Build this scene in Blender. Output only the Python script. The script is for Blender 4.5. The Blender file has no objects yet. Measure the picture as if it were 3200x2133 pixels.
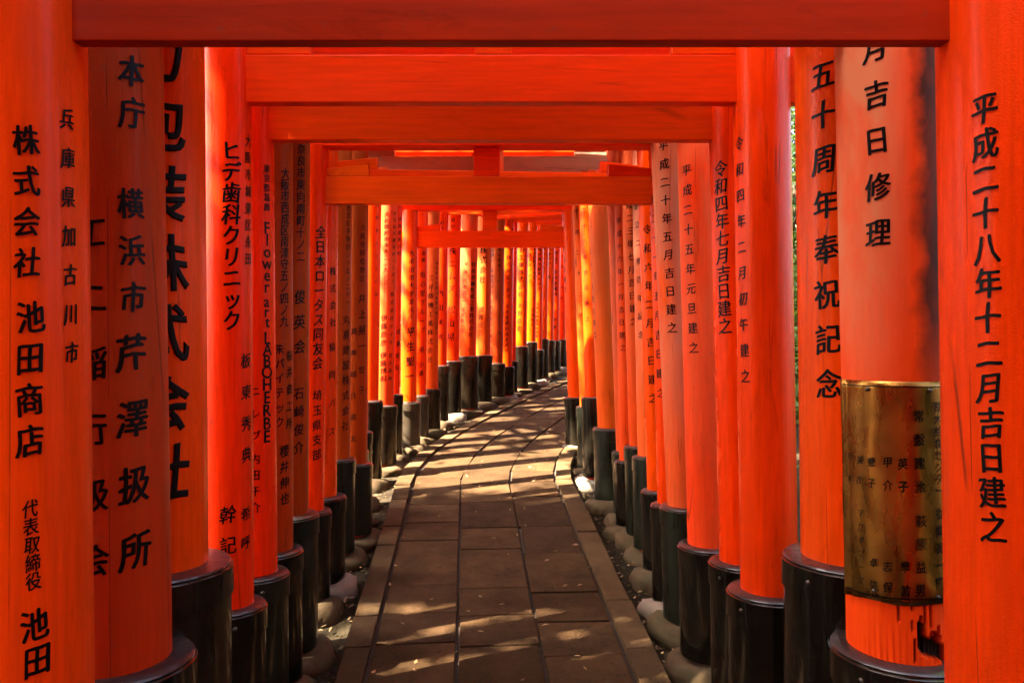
import bpy, bmesh, math, random
import numpy as np
from mathutils import Vector, Matrix
R = math.radians
random.seed(7); rng = np.random.default_rng(7)
S = bpy.context.scene
COL = S.collection
# ------------------------------------------------------------------ camera, light, exposure
FPX, CX, CY, HC, SL = 2381.0, 1600.0, 1066.5, 1.65, 0.105      # focal length in photo pixels, eye height, slope of the hill
cam_d = bpy.data.cameras.new('camera'); cam_d.sensor_width = 36; cam_d.lens = FPX / 3200 * 36
cam_d.clip_start = 0.05; cam_d.clip_end = 1000
cam = bpy.data.objects.new('camera', cam_d); COL.objects.link(cam)
cam.location = (0, 0, HC); cam.rotation_euler = (R(90), 0, 0); S.camera = cam
SUN_EL, SUN_H = R(50), Vector((0.93, 0.37, 0)).normalized()   # SUN_H: the way the light travels on the map
sun_dir = Vector((SUN_H.x * math.cos(SUN_EL), SUN_H.y * math.cos(SUN_EL), -math.sin(SUN_EL)))
W = bpy.data.worlds.new('World'); S.world = W; W.use_nodes = True
wn = W.node_tree; wn.nodes.clear()
sky = wn.nodes.new('ShaderNodeTexSky'); sky.sky_type = 'NISHITA'; sky.sun_disc = False
sky.air_density = 0.55; sky.dust_density = 6.0; sky.ozone_density = 0.0; sky.sun_elevation = SUN_EL; sky.sun_rotation = math.atan2(-SUN_H.x, -SUN_H.y)
bgn = wn.nodes.new('ShaderNodeBackground'); bgn.inputs[1].default_value = 0.075
wo = wn.nodes.new('ShaderNodeOutputWorld')
wn.links.new(sky.outputs[0], bgn.inputs[0]); wn.links.new(bgn.outputs[0], wo.inputs[0])
sl = bpy.data.lights.new('sun', 'SUN'); sl.energy = 5.0; sl.angle = R(0.53); sl.color = (1.0, 0.86, 0.66)
so = bpy.data.objects.new('sun', sl); COL.objects.link(so)
so.rotation_euler = sun_dir.to_track_quat('-Z', 'Y').to_euler()
S.view_settings.view_transform = 'Standard'; S.view_settings.look = 'None'
S.view_settings.gamma = 1; S.view_settings.use_curve_mapping = False
S.view_settings.exposure = 4.68
cy = S.cycles
cy.use_denoising = True; cy.max_bounces = 12; cy.diffuse_bounces = 8; cy.glossy_bounces = 4
cy.transmission_bounces = 4; cy.sample_clamp_indirect = 6; cy.use_adaptive_sampling = True; cy.adaptive_threshold = 0.012

# ------------------------------------------------------------------ materials
def hx(c): return (c[0], c[1], c[2], 1)
class Mt:
    def __init__(s, name):
        s.m = bpy.data.materials.new(name); s.m.use_nodes = True; s.t = s.m.node_tree
        s.b = s.t.nodes['Principled BSDF']; s.out = s.t.nodes['Material Output']
    def n(s, typ, **k):
        nd = s.t.nodes.new(typ)
        for a, v in k.items():
            if a.startswith('i_'): nd.inputs[a[2:].replace('_', ' ')].default_value = v
            else: setattr(nd, a, v)
        return nd
    def l(s, a, b): s.t.links.new(a, b)
    def coord(s, scale=(1, 1, 1), kind='Object', jitter=True):
        tc = s.n('ShaderNodeTexCoord'); mp = s.n('ShaderNodeMapping'); mp.inputs['Scale'].default_value = scale
        s.l(tc.outputs[kind], mp.inputs[0])
        if jitter:
            oi = s.n('ShaderNodeObjectInfo'); mu = s.n('ShaderNodeMath', operation='MULTIPLY'); mu.inputs[1].default_value = 37.0
            s.l(oi.outputs['Random'], mu.inputs[0]); cb = s.n('ShaderNodeCombineXYZ')
            for k in range(3): s.l(mu.outputs[0], cb.inputs[k])
            s.l(cb.outputs[0], mp.inputs['Location'])
        return mp.outputs[0]
    def noise(s, vec, scale, detail=4, rough=.55, dist=0):
        nd = s.n('ShaderNodeTexNoise'); nd.inputs['Scale'].default_value = scale; nd.inputs['Detail'].default_value = detail
        nd.inputs['Roughness'].default_value = rough; nd.inputs['Distortion'].default_value = dist
        s.l(vec, nd.inputs['Vector']); return nd.outputs['Fac']
    def ramp(s, fac, stops):
        nd = s.n('ShaderNodeValToRGB'); e = nd.color_ramp.elements
        while len(e) < len(stops): e.new(0.5)
        for q, (p, c) in zip(e, stops):
            q.position = p; q.color = hx(c) if not isinstance(c, (int, float)) else (c, c, c, 1)
        s.l(fac, nd.inputs[0]); return nd.outputs[0]
    def mix(s, fac, a, b, mode='MIX'):
        nd = s.n('ShaderNodeMix', data_type='RGBA', blend_type=mode)
        for sock, v in ((nd.inputs[0], fac), (nd.inputs[6], a), (nd.inputs[7], b)):
            if isinstance(v, (int, float)): sock.default_value = v
            elif isinstance(v, tuple): sock.default_value = hx(v)
            else: s.l(v, sock)
        return nd.outputs[2]
    def bump(s, h, strength=.3, dist=.003):
        nd = s.n('ShaderNodeBump'); nd.inputs['Strength'].default_value = strength; nd.inputs['Distance'].default_value = dist
        s.l(h, nd.inputs['Height']); s.l(nd.outputs[0], s.b.inputs['Normal'])
    def set(s, **k):
        for a, v in k.items():
            sock = s.b.inputs[a.replace('_', ' ')]
            if isinstance(v, (int, float)): sock.default_value = v
            elif isinstance(v, tuple): sock.default_value = hx(v)
            else: s.l(v, sock)

def vermilion(name, base, rough=.32, fade=0.0, fadecol=(.62, .33, .27), dirt=.35, coat=.25, along='z', crack=1.0):
    m = Mt(name)
    sc = (1, 1, .07) if along == 'z' else (.07, 1, 1)
    v = m.coord(sc); v2 = m.coord((1, 1, .35) if along == 'z' else (.35, 1, 1)); v3 = m.coord()
    grain = m.noise(v, 70, 5, .6); streak = m.noise(v, 16, 4, .6); blot = m.noise(v2, 5, 5, .6, .4); fine = m.noise(v3, 260, 3)
    dark = tuple(x * .55 for x in base)
    c = m.mix(m.ramp(grain, [(.3, 0), (.7, 1)]), tuple(x * .76 for x in base), base)
    c = m.mix(m.ramp(streak, [(.42, 0), (.75, dirt)]), c, (dark[0], dark[1] * 1.3, dark[2] * 1.6 + .004))
    if fade > 0:
        f = m.ramp(blot, [(.30, 0), (.62, fade)])
        if along == 'z':     # paint bleaches most where rain and sun reach it, high up
            tco = m.n('ShaderNodeTexCoord'); sxo = m.n('ShaderNodeSeparateXYZ'); m.l(tco.outputs['Object'], sxo.inputs[0])
            mro = m.n('ShaderNodeMapRange'); mro.inputs['From Min'].default_value = .75; mro.inputs['From Max'].default_value = 1.75; mro.inputs['To Min'].default_value = .12
            m.l(sxo.outputs[2], mro.inputs['Value']); f = m.mix(1.0, f, mro.outputs[0], 'MULTIPLY')
        c = m.mix(f, c, fadecol)
        sp = m.noise(v3, 34, 4, .7)
        c = m.mix(m.ramp(sp, [(.62, 0), (.75, .35)]), c, (.10, .06, .045))
    drip = m.noise(m.coord((1, 1, .18) if along == 'z' else (.18, 1, 1)), 11, 6, .7, .6)
    c = m.mix(m.ramp(drip, [(.60, 0), (.72, .55)]), c, tuple(x * .30 for x in base))
    # long drying cracks in the wood
    vo = m.n('ShaderNodeTexVoronoi', feature='DISTANCE_TO_EDGE'); vo.inputs['Scale'].default_value = 9
    cv = m.coord((1, 1, .04) if along == 'z' else (.04, 1, 1)); m.l(cv, vo.inputs['Vector'])
    gate = m.noise(v3, 3.2, 2)
    ck = m.ramp(vo.outputs['Distance'], [(.0, 1), (.012, 0)])
    ckm = m.mix(1.0, ck, m.ramp(gate, [(.50, 0), (.60, .8 * crack)]), 'MULTIPLY')
    c = m.mix(ckm, c, (.05, .012, .006))
    # small scratches and chips showing pale undercoat
    chip = m.ramp(m.noise(v3, 48, 5, .75), [(.745, 0), (.76, .55)])
    c = m.mix(chip, c, (.55, .25, .14))
    oi = m.n('ShaderNodeObjectInfo'); hs = m.n('ShaderNodeHueSaturation')
    mr = m.n('ShaderNodeMapRange'); mr.inputs['To Min'].default_value = .495; mr.inputs['To Max'].default_value = .507
    m.l(oi.outputs['Random'], mr.inputs['Value']); m.l(mr.outputs[0], hs.inputs['Hue'])
    mr2 = m.n('ShaderNodeMapRange'); mr2.inputs['To Min'].default_value = 1.05; mr2.inputs['To Max'].default_value = .85
    m.l(oi.outputs['Random'], mr2.inputs['Value']); m.l(mr2.outputs[0], hs.inputs['Value']); m.l(c, hs.inputs['Color'])
    m.set(Base_Color=hs.outputs[0], Coat_Weight=coat * .45, Coat_Roughness=.22, Specular_IOR_Level=.25, Specular_Tint=(1.0, .33, .06), Coat_Tint=(1.0, .8, .7))
    rr = m.ramp(blot, [(.3, rough * .8), (.75, min(1, rough * 1.5))]); m.set(Roughness=rr)
    h = m.n('ShaderNodeMath', operation='ADD'); m.l(grain, h.inputs[0]); m.l(fine, h.inputs[1])
    h2 = m.n('ShaderNodeMath', operation='SUBTRACT'); m.l(h.outputs[0], h2.inputs[0]); m.l(ckm, h2.inputs[1])
    m.bump(h2.outputs[0], .45 if along == 'z' else .18, .0022 if along == 'z' else .0014)
    return m
RED = (.90, .048, .001)
M = {}
M['gloss'] = vermilion('gloss_vermilion_paint', (.92, .052, .001), .22, 0, coat=.3, dirt=.35, crack=.7).m
M['fresh'] = vermilion('vermilion_paint', RED, .32, 0, coat=.3, dirt=.3).m
M['aged'] = vermilion('aged_vermilion_paint', (.46, .036, .003), .42, .5, (.30, .070, .015), dirt=.8, coat=.12).m
M['faded'] = vermilion('faded_vermilion_paint', (.80, .062, .003), .5, .75, (.56, .13, .040), dirt=.4, coat=.05).m
M['pink'] = vermilion('chalky_pink_paint', (.78, .070, .006), .55, 1.0, (.50, .19, .115), dirt=.45, coat=.0).m
for k, src in (('beam', RED), ('beam_old', (.68, .040, .005))):
    M[k] = vermilion('vermilion_beam_paint' if k == 'beam' else 'aged_vermilion_beam_paint', src, .36, 0 if k == 'beam' else .4, (.42, .09, .03), along='x', coat=.2, crack=.5, dirt=.3).m
M['beam_shaded'] = vermilion('shaded_red_beam_paint', (.46, .008, .0006), .55, .35, (.17, .006, .001), along='x', coat=.05, crack=.6, dirt=.9).m  # deeper red partly stands in for shade on the nearest beam; streaks are dirt
M['beam_pale'] = vermilion('weathered_bare_beam', (.62, .40, .24), .65, .9, (.70, .55, .38), along='x', coat=0, dirt=.6).m

def sleeve_mat(name, base, metal, rough):
    m = Mt(name); v = m.coord((1, 1, .12)); v3 = m.coord()
    st = m.noise(v, 40, 5, .6); bl = m.noise(v3, 9, 5, .65)
    c = m.mix(m.ramp(bl, [(.4, 0), (.7, .8)]), base, tuple(x * 1.9 + .002 for x in base))
    c = m.mix(m.ramp(m.noise(v3, 55, 5, .75), [(.66, 0), (.74, .5)]), c, (.05, .035, .022))
    m.set(Base_Color=c, Specular_IOR_Level=.3, Metallic=metal, Roughness=m.ramp(st, [(.25, rough * .7), (.8, min(1, rough * 1.6))]), Coat_Weight=.6, Coat_Roughness=.12)
    m.bump(st, .22, .0015); return m.m
M['sl_black'] = sleeve_mat('black_lacquered_metal', (.022, .017, .011), .8, .18)
M['sl_brown'] = sleeve_mat('brown_black_metal', (.026, .017, .009), .75, .27)
M['sl_green'] = sleeve_mat('dark_green_black_metal', (.011, .012, .006), .5, .31)
M['sl_grey'] = sleeve_mat('worn_grey_metal', (.042, .030, .018), .5, .42)
M['sl_top'] = sleeve_mat('dusty_black_cap', (.022, .013, .012), .1, .38)
m = Mt('black_ink_paint'); m.set(Base_Color=(.0022, .0014, .0014), Roughness=.38, Specular_IOR_Level=.12); M['ink'] = m.m
m = Mt('faint_ink'); m.set(Base_Color=(.030, .007, .003), Roughness=.6, Specular_IOR_Level=.1); M['ink_faint'] = m.m

m = Mt('brass_sheet'); v = m.coord((1, 1, .3)); v3 = m.coord()
a = m.noise(v3, 3.2, 4, .55, .3); g = m.noise(v, 30, 4)
c = m.mix(m.ramp(a, [(.36, 0), (.66, 1)]), (.42, .19, .032), (.11, .05, .016))
m.set(Base_Color=c, Metallic=.95, Roughness=m.ramp(g, [(.3, .20), (.75, .40)])); m.bump(m.noise(v3, 6, 3), .22, .006); M['brass'] = m.m

m = Mt('foundation_stone_granite'); v3 = m.coord()
a = m.noise(v3, 12, 6, .65); f = m.noise(v3, 180, 3, .7)
c = m.mix(m.ramp(a, [(.35, 0), (.7, 1)]), (.085, .055, .028), (.040, .027, .013))
c = m.mix(m.ramp(m.noise(v3, 6, 4), [(.52, 0), (.7, .6)]), c, (.06, .062, .025))
c = m.mix(m.ramp(f, [(.55, 0), (.7, .35)]), c, (.05, .04, .03))
m.set(Base_Color=c, Roughness=.9, Specular_IOR_Level=.15); m.bump(f, .5, .004); M['stone'] = m.m
m = Mt('white_stone'); v3 = m.coord(); f = m.noise(v3, 160, 3, .7)
c = m.mix(m.ramp(m.noise(v3, 9, 5, .6), [(.4, 0), (.75, .8)]), (.20, .155, .11), (.085, .063, .042)); m.set(Base_Color=c, Roughness=.8); m.bump(f, .4, .004); M['stone_white'] = m.m

m = Mt('paving_stone'); v3 = m.coord(); oi = m.n('ShaderNodeObjectInfo')
tint = m.ramp(oi.outputs['Random'], [(0, (.044, .0215, .0070)), (.5, (.056, .0285, .0098)), (1, (.031, .0150, .0046))])
a = m.noise(v3, 4, 8, .72); f = m.noise(v3, 95, 5, .8); g = m.noise(v3, 22, 6, .75)
c = m.mix(m.ramp(a, [(.38, 0), (.68, .75)]), tint, (.0125, .0062, .0022))
c = m.mix(m.ramp(f, [(.56, 0), (.68, .5)]), c, (.105, .068, .036)); c = m.mix(m.ramp(g, [(.56, 0), (.66, .75)]), c, (.014, .008, .0045))
m.set(Base_Color=c, Roughness=m.ramp(a, [(.3, .72), (.7, .95)]), Specular_IOR_Level=.12)
h = m.n('ShaderNodeMath', operation='ADD'); m.l(f, h.inputs[0]); m.l(g, h.inputs[1]); m.bump(h.outputs[0], .9, .007); M['paving'] = m.m; PAVE = m
m = Mt('kerb_paving_stone'); v3 = m.coord(); oi = m.n('ShaderNodeObjectInfo')
tint = m.ramp(oi.outputs['Random'], [(0, (.066, .036, .014)), (.5, (.080, .047, .020)), (1, (.050, .027, .010))])
a = m.noise(v3, 7, 6, .65); f = m.noise(v3, 150, 4, .75)
c = m.mix(m.ramp(a, [(.38, 0), (.68, .75)]), tint, (.03, .017, .008)); c = m.mix(m.ramp(f, [(.56, 0), (.68, .5)]), c, (.14, .10, .06))
m.set(Base_Color=c, Roughness=.9, Specular_IOR_Level=.12); m.bump(f, .8, .006); M['kerb'] = m.m
m = Mt('joint_mortar_and_dirt'); v3 = m.coord(jitter=False); f = m.noise(v3, 60, 5, .75)
m.set(Base_Color=m.ramp(f, [(.3, (.010, .007, .004)), (.7, (.040, .026, .014))]), Roughness=1.0); m.bump(f, .8, .01); M['joint'] = m.m
m = Mt('forest_soil'); v3 = m.coord(jitter=False); f = m.noise(v3, 26, 8, .75); a = m.noise(v3, 1.7, 5)
c = m.ramp(f, [(.3, (.010, .007, .004)), (.55, (.028, .019, .011)), (.75, (.065, .045, .027))])
c = m.mix(m.ramp(a, [(.45, 0), (.65, .5)]), c, (.022, .018, .008)); m.set(Base_Color=c, Roughness=1.0, Specular_IOR_Level=.1); m.bump(f, .9, .02); M['soil'] = m.m

def leaf_mat(name, c0, c1, trans=.45):
    m = Mt(name); ge = m.n('ShaderNodeNewGeometry')
    c = m.ramp(ge.outputs['Random Per Island'], [(0, c0), (1, c1)]); m.set(Base_Color=c, Roughness=.45)
    tr = m.n('ShaderNodeBsdfTranslucent'); c2 = m.mix(.5, c, (.16, .22, .02)); m.l(c2, tr.inputs[0])
    mx = m.n('ShaderNodeMixShader'); mx.inputs[0].default_value = trans
    m.l(m.b.outputs[0], mx.inputs[1]); m.l(tr.outputs[0], mx.inputs[2]); m.l(mx.outputs[0], m.out.inputs[0]); return m.m
M['leaf'] = leaf_mat('broadleaf_foliage', (.035, .075, .015), (.10, .15, .025))
M['leaf_dark'] = leaf_mat('dark_evergreen_foliage', (.018, .045, .014), (.05, .09, .02), .3)
M['litter'] = leaf_mat('fallen_leaves', (.09, .045, .018), (.30, .19, .09), .15)
m = Mt('tree_bark'); v = m.coord((1, 1, .15)); f = m.noise(v, 25, 6, .7)
m.set(Base_Color=m.ramp(f, [(.3, (.035, .022, .014)), (.7, (.13, .085, .055))]), Roughness=.95); m.bump(f, .9, .03); M['bark'] = m.m

# ------------------------------------------------------------------ mesh helpers (vertices in world metres, object origin at o)
def link(name, me, mat, parent=None, o=(0, 0, 0), smooth=False, po=(0, 0, 0)):
    ob = bpy.data.objects.new(name, me); COL.objects.link(ob)
    if mat is not None and not me.materials: me.materials.append(mat)
    if smooth: me.shade_smooth()
    if parent is not None: ob.parent = parent
    ob.location = Vector(o) - Vector(po); return ob
def mk(name, V, F, mat, parent=None, o=(0, 0, 0), po=(0, 0, 0), smooth=False):
    V = np.asarray(V, dtype=float) - np.asarray(o, dtype=float)
    me = bpy.data.meshes.new(name); me.from_pydata(V.tolist(), [], F); me.update()
    return link(name, me, mat, parent, o, smooth, po)
def bev(ob, w, seg=2, ang=35):
    me = ob.data; bm = bmesh.new(); bm.from_mesh(me)
    ed = [e for e in bm.edges if len(e.link_faces) == 2 and e.calc_face_angle(0) > R(ang)]
    bmesh.ops.bevel(bm, geom=ed, offset=w, segments=seg, affect='EDGES', profile=.6); bm.to_mesh(me); bm.free()
def hexa(p):   # p: 8 corners, bottom ring then top ring
    return p, [(3, 2, 1, 0), (4, 5, 6, 7), (0, 1, 5, 4), (1, 2, 6, 5), (2, 3, 7, 6), (3, 0, 4, 7)]
def beam(name, A, B, z0, z1, t, mat, parent, po, ext=0.0, bevw=.003, rise=0.0):
    """a squared timber from A to B (map points), z0..z1, thickness t, sticking out ext past both ends"""
    A = Vector((A[0], A[1], 0)); B = Vector((B[0], B[1], 0)); d = (B - A).normalized(); n = Vector((-d.y, d.x, 0))
    A = A - d * ext; B = B + d * ext; o = (A + B) / 2; o.z = z0
    p = []
    for z in (z0, z1):
        for q, s in ((A, -1), (B, -1), (B, 1), (A, 1)):
            v = q + n * s * t / 2; p.append((v.x, v.y, z))
    V, F = hexa(p)
    ob = mk(name, V, F, mat, parent, o, po); bev(ob, bevw, 2)
    # turn data so the timber's length runs along local x for the grain
    a = math.atan2(d.y, d.x); ob.data.transform(Matrix.Rotation(-a, 4, 'Z')); ob.rotation_euler.z = a
    return ob
def lathe(name, prof, cx0, cy0, mat, parent, o, po, seg=48, lean=(0, 0), zb=0, smooth_ang=40, wob=0):
    """prof: list of (r, z); the axis moves by lean per metre above zb"""
    V = []; F = []
    for i, (r, z) in enumerate(prof):
        for k in range(seg):
            a = 2 * math.pi * k / seg; rr = r * (1 + wob * math.sin(2 * a + z * 1.3) + wob * .7 * math.sin(3 * a - z * 2.1))
            V.append((cx0 + lean[0] * (z - zb) + rr * math.sin(a), cy0 + lean[1] * (z - zb) - rr * math.cos(a), z))
    for i in range(len(prof) - 1):
        for k in range(seg):
            k2 = (k + 1) % seg; F.append((i * seg + k, i * seg + k2, (i + 1) * seg + k2, (i + 1) * seg + k))
    F.append(tuple(range((len(prof) - 1) * seg, len(prof) * seg)))
    ob = mk(name, V, F, mat, parent, o, po)
    me = ob.data; me.shade_smooth()
    bm = bmesh.new(); bm.from_mesh(me)
    for e in bm.edges:
        if len(e.link_faces) == 2 and e.calc_face_angle(0) > R(smooth_ang): e.smooth = False
    bm.to_mesh(me); bm.free(); return ob
def tag(o, label=None, cat=None, group=None, kind=None):
    if label: o['label'] = label
    if cat: o['category'] = cat
    if group: o['group'] = group
    if kind: o['kind'] = kind
    return o
def GZ(y): return SL * y
def PX(px, Y): return (px - CX) / FPX * Y
def PZ(py, Y): return HC - (py - CY) / FPX * Y

# ------------------------------------------------------------------ brush lettering
_fc = bpy.data.curves.new('glyph_source', 'FONT'); _fo = bpy.data.objects.new('glyph_source', _fc); COL.objects.link(_fo)
_cache = {}
def glyph(ch, bold, relief):
    key = (ch, round(bold, 4), relief)
    if key in _cache: return _cache[key]
    _fc.body = ch; _fc.offset = bold; _fc.resolution_u = 3
    _fc.extrude = .02 if relief else 0; _fc.bevel_depth = .022 if relief else 0; _fc.bevel_resolution = 1
    bpy.context.view_layer.update()
    dg = bpy.context.evaluated_depsgraph_get(); ev = _fo.evaluated_get(dg); me = ev.to_mesh()
    bm = bmesh.new(); bm.from_mesh(me); ev.to_mesh_clear()
    bmesh.ops.remove_doubles(bm, verts=bm.verts, dist=1e-4)
    if len(bm.verts):
        xs = [v.co.x for v in bm.verts]
        for k in range(-2, 14):
            x = k * .1
            if min(xs) < x < max(xs):
                bmesh.ops.bisect_plane(bm, geom=bm.verts[:] + bm.edges[:] + bm.faces[:], plane_co=(x, 0, 0), plane_no=(1, 0, 0), dist=1e-5)
        cx_ = (min(xs) + max(xs)) / 2 if ord(ch) < 256 else .5
        V = np.array([v.co[:] for v in bm.verts])
        V[:, 0] -= cx_; V[:, 1] -= .38 if ord(ch) > 255 else .33
        x, y = V[:, 0].copy(), V[:, 1].copy()
        if ord(ch) > 255:   # handwritten slant: horizontals climb to the right, strokes sway a little
            V[:, 1] = y + .10 * x - .10 * x * x + .012 * np.sin(9 * x + ord(ch))
            V[:, 0] = x * .96 + .03 * np.sin(3.3 * y + ord(ch) % 7) + .02 * y
    else: V = np.zeros((0, 3))
    bm.verts.index_update(); F = [tuple(v.index for v in f.verts) for f in bm.faces]; bm.free()
    _cache[key] = (V, F); return V, F
class Pillar: pass
def pil_centre(p, z): return p.x + p.lx * (z - p.zb), p.y + p.ly * (z - p.zb)
def solve_ang(p, px, py):
    best = None
    for k in range(-90, 91, 2):
        a = R(k); 
        z = HC - (py - CY) / FPX * (p.y - p.r * math.cos(a)); cx_, cy_ = pil_centre(p, z)
        X = cx_ + p.r * math.sin(a); Yy = cy_ - p.r * math.cos(a)
        # facing the camera?
        if (X * math.sin(a) - Yy * math.cos(a)) > 0.02: continue
        e = abs(CX + FPX * X / Yy - px)
        if best is None or e < best[0]: best = (e, a)
    return best[1] if best else 0
def inscribe(p, segs, parent, po, mat='ink', r=None, name='inscription', relief=False):
    """large characters become objects of their own, tiny ones stay joined in one part"""
    V = []; F = []; r = r or p.r
    for (txt, xa, xb, ya, yb, size) in segs:
        n = len(txt); a0, a1 = solve_ang(p, xa, ya), solve_ang(p, xb, yb)
        for i, ch in enumerate(txt):
            t = i / max(1, n - 1); py = ya + (yb - ya) * t; a = a0 + (a1 - a0) * t
            Yp = p.y - r * math.cos(a); z = HC - (py - CY) / FPX * Yp
            em = size * 1.06 / FPX * Yp / (.90 if ord(ch) > 255 else .62)
            layers = [(0, 0, 0)] if relief else ([(.014, .006, 0), (-.014, -.006, .0002)] if size < 24 else ([(0, .012, 0), (.018, 0, .0002), (-.018, -.008, .0004)] if size < 55 else [(0, .012, 0), (.022, .006, .0002), (-.022, -.006, .0004), (.034, -.008, .0006), (-.004, -.014, .0008)]))
            CV = []; CF = []
            for lx, ly, lz in layers:
                gv, gf = glyph(ch, 0.0, relief)
                if not len(gv): continue
                gx = (gv[:, 0] + lx) * em * math.cos(math.atan2(xa - CX, FPX)) ** 1.5; gz = (gv[:, 1] + ly) * em
                zz = z + gz; rr = r + (.0012 + lz if not relief else .0) + gv[:, 2] * em * (.9 if relief else 0)
                ang = a + gx / r; off = len(CV)
                cxs = p.x + p.lx * (zz - p.zb); cys = p.y + p.ly * (zz - p.zb)
                CV.extend(np.stack([cxs + rr * np.sin(ang), cys - rr * np.cos(ang), zz], 1).tolist())
                CF.extend(tuple(q + off for q in f) for f in gf)
            if size >= 28 and CV:
                cx_, cy_ = pil_centre(p, z)
                mk('character', CV, CF, M[mat], parent, (cx_ + r * math.sin(a), cy_ - r * math.cos(a), z), po)
            else:
                off = len(V); V += CV; F += [tuple(q + off for q in f) for f in CF]
    if not V: return None
    ob = mk(name, V, F, M[mat], parent, (p.x, p.y, p.zb), po); ob['kind'] = 'stuff'
    return ob

# ------------------------------------------------------------------ path line (map), heading
CL = [(.25, -4), (.19, -1), (.07, 1), (-.047, 3), (-.165, 5), (-.205, 6.0), (-.02, 7.0), (.36, 8.1), (.86, 9.3), (1.5, 10.7), (2.3, 12.2), (3.3, 13.8), (4.5, 15.4), (6.0, 17.2), (8, 19)]
def smooth_line(P, n=12):
    out = []
    for i in range(len(P) - 1):
        p0 = P[max(0, i - 1)]; p1 = P[i]; p2 = P[i + 1]; p3 = P[min(len(P) - 1, i + 2)]
        for k in range(n):
            t = k / n
            out.append(tuple(.5 * (2 * p1[j] + (p2[j] - p0[j]) * t + (2 * p0[j] - 5 * p1[j] + 4 * p2[j] - p3[j]) * t * t + (3 * p1[j] - p0[j] - 3 * p2[j] + p3[j]) * t ** 3) for j in (0, 1)))
    out.append(P[-1]); return out
LINE = np.array(smooth_line(CL)); SEG = np.r_[0, np.cumsum(np.hypot(*np.diff(LINE, axis=0).T))]
def at_s(s):
    x = np.interp(s, SEG, LINE[:, 0]); y = np.interp(s, SEG, LINE[:, 1])
    x2 = np.interp(s + .05, SEG, LINE[:, 0]); y2 = np.interp(s + .05, SEG, LINE[:, 1])
    x1 = np.interp(s - .05, SEG, LINE[:, 0]); y1 = np.interp(s - .05, SEG, LINE[:, 1])
    L = math.hypot(x2 - x1, y2 - y1); return x, y, (x2 - x1) / L, (y2 - y1) / L
def su(s, u):
    x, y, tx, ty = at_s(s); return x + ty * u, y - tx * u
def line_dist(x, y):
    d = np.full(x.shape, 1e9)
    for q in LINE[::3]: d = np.minimum(d, np.hypot(x - q[0], y - q[1]))
    return d

# ------------------------------------------------------------------ setting: ground and path
gx = np.r_[-150, -100, -60, -35, -20, -12, np.arange(-7, 9.01, .16), 12, 20, 35, 60, 100, 150]
gy = np.r_[-150, -80, -40, -20, -10, np.arange(-4, 20.01, .16), 25, 40, 70, 110, 200]
XX, YY = np.meshgrid(gx, gy)
ZZ = SL * YY - .075 + .012 * np.sin(XX * 5.1 + YY * 3.3) * np.sin(YY * 4.2 - XX * 2.2) + rng.normal(0, .006, XX.shape)
ds = line_dist(XX, YY); ZZ += np.clip((ds - 1.4) * .10, 0, .5) * (1 + .3 * np.sin(XX * 1.3 + YY * .9))
ZZ = np.where(ds < .7, SL * YY - .075, ZZ)
n0, n1 = XX.shape
ii = np.arange(n0 * n1).reshape(n0, n1)
F = np.stack([ii[:-1, :-1], ii[:-1, 1:], ii[1:, 1:], ii[1:, :-1]], -1).reshape(-1, 4).tolist()
ground = mk('ground', np.stack([XX.ravel(), YY.ravel(), ZZ.ravel()], 1), F, M['soil'], smooth=True); tag(ground, kind='structure')
def ground_h(x, y):
    d = float(line_dist(np.array([x]), np.array([y]))[0]); return SL * y - .075 + min(.5, max(0, (d - 1.4) * .1))
# bed of the path (mortar seen in the joints)
V = []; F = []; SS = np.arange(.3, SEG[-1] - .3, .25)
for i, s in enumerate(SS):
    for u in (-.63, .63):
        x, y = su(s, u); V.append((x, y, GZ(y) - .016))
    if i: F.append((2 * i - 2, 2 * i - 1, 2 * i + 1, 2 * i))
path = mk('path', V, F, M['joint']); tag(path, kind='structure')
def slab(name, s0, s1, u0, u1, dz, tilt=0, gap=.003):
    n = max(1, int((s1 - s0) / .35)); top = []; 
    ss = [s0 + gap + (s1 - s0 - 2 * gap) * k / n for k in range(n + 1)]
    jit = [random.uniform(-.004, .004) for _ in range(4)]
    Vt = []; Vb = []
    for k, s in enumerate(ss):
        for q, u in ((0, u0 + gap + jit[0]), (1, u1 - gap + jit[1])):
            x, y = su(s + (jit[2 + q]), u); z = GZ(y) + dz + tilt * (u - u0)
            Vt.append((x, y, z)); Vb.append((x, y, z - .05))
    V = Vt + Vb; N = len(Vt); F = []
    for k in range(n):
        a = 2 * k; F.append((a, a + 1, a + 3, a + 2))
        F.append((a, a + 2, N + a + 2, N + a)); F.append((a + 1, N + a + 1, N + a + 3, a + 3))
    F.append((0, N, N + 1, 1)); F.append((N - 2, N - 1, 2 * N - 1, 2 * N - 2))
    x, y = su((s0 + s1) / 2, (u0 + u1) / 2)
    ob = mk(name, V, F, M['kerb' if name == 'kerb_stone' else 'paving'], path, (x, y, GZ(y)))
    bev(ob, random.uniform(.003, .006), 2, 50); return ob
SMAX = SEG[-1] - .5
cols = [(-.527, -.173), (-.172, .187), (.190, .530)]
for ci, (u0, u1) in enumerate(cols):
    s = .5 + [.0, .33, .17][ci]
    while s < SMAX:
        L = random.choice([.52, .6, .44, .36, .45, .3]) * random.uniform(.94, 1.06)
        wide = .012 if random.random() < .22 else 0
        slab('paving_slab', s, s + L, u0 + (wide if ci else 0), u1, random.uniform(-.004, .004), random.uniform(-.006, .006), random.uniform(.003, .007)); s += L
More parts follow.
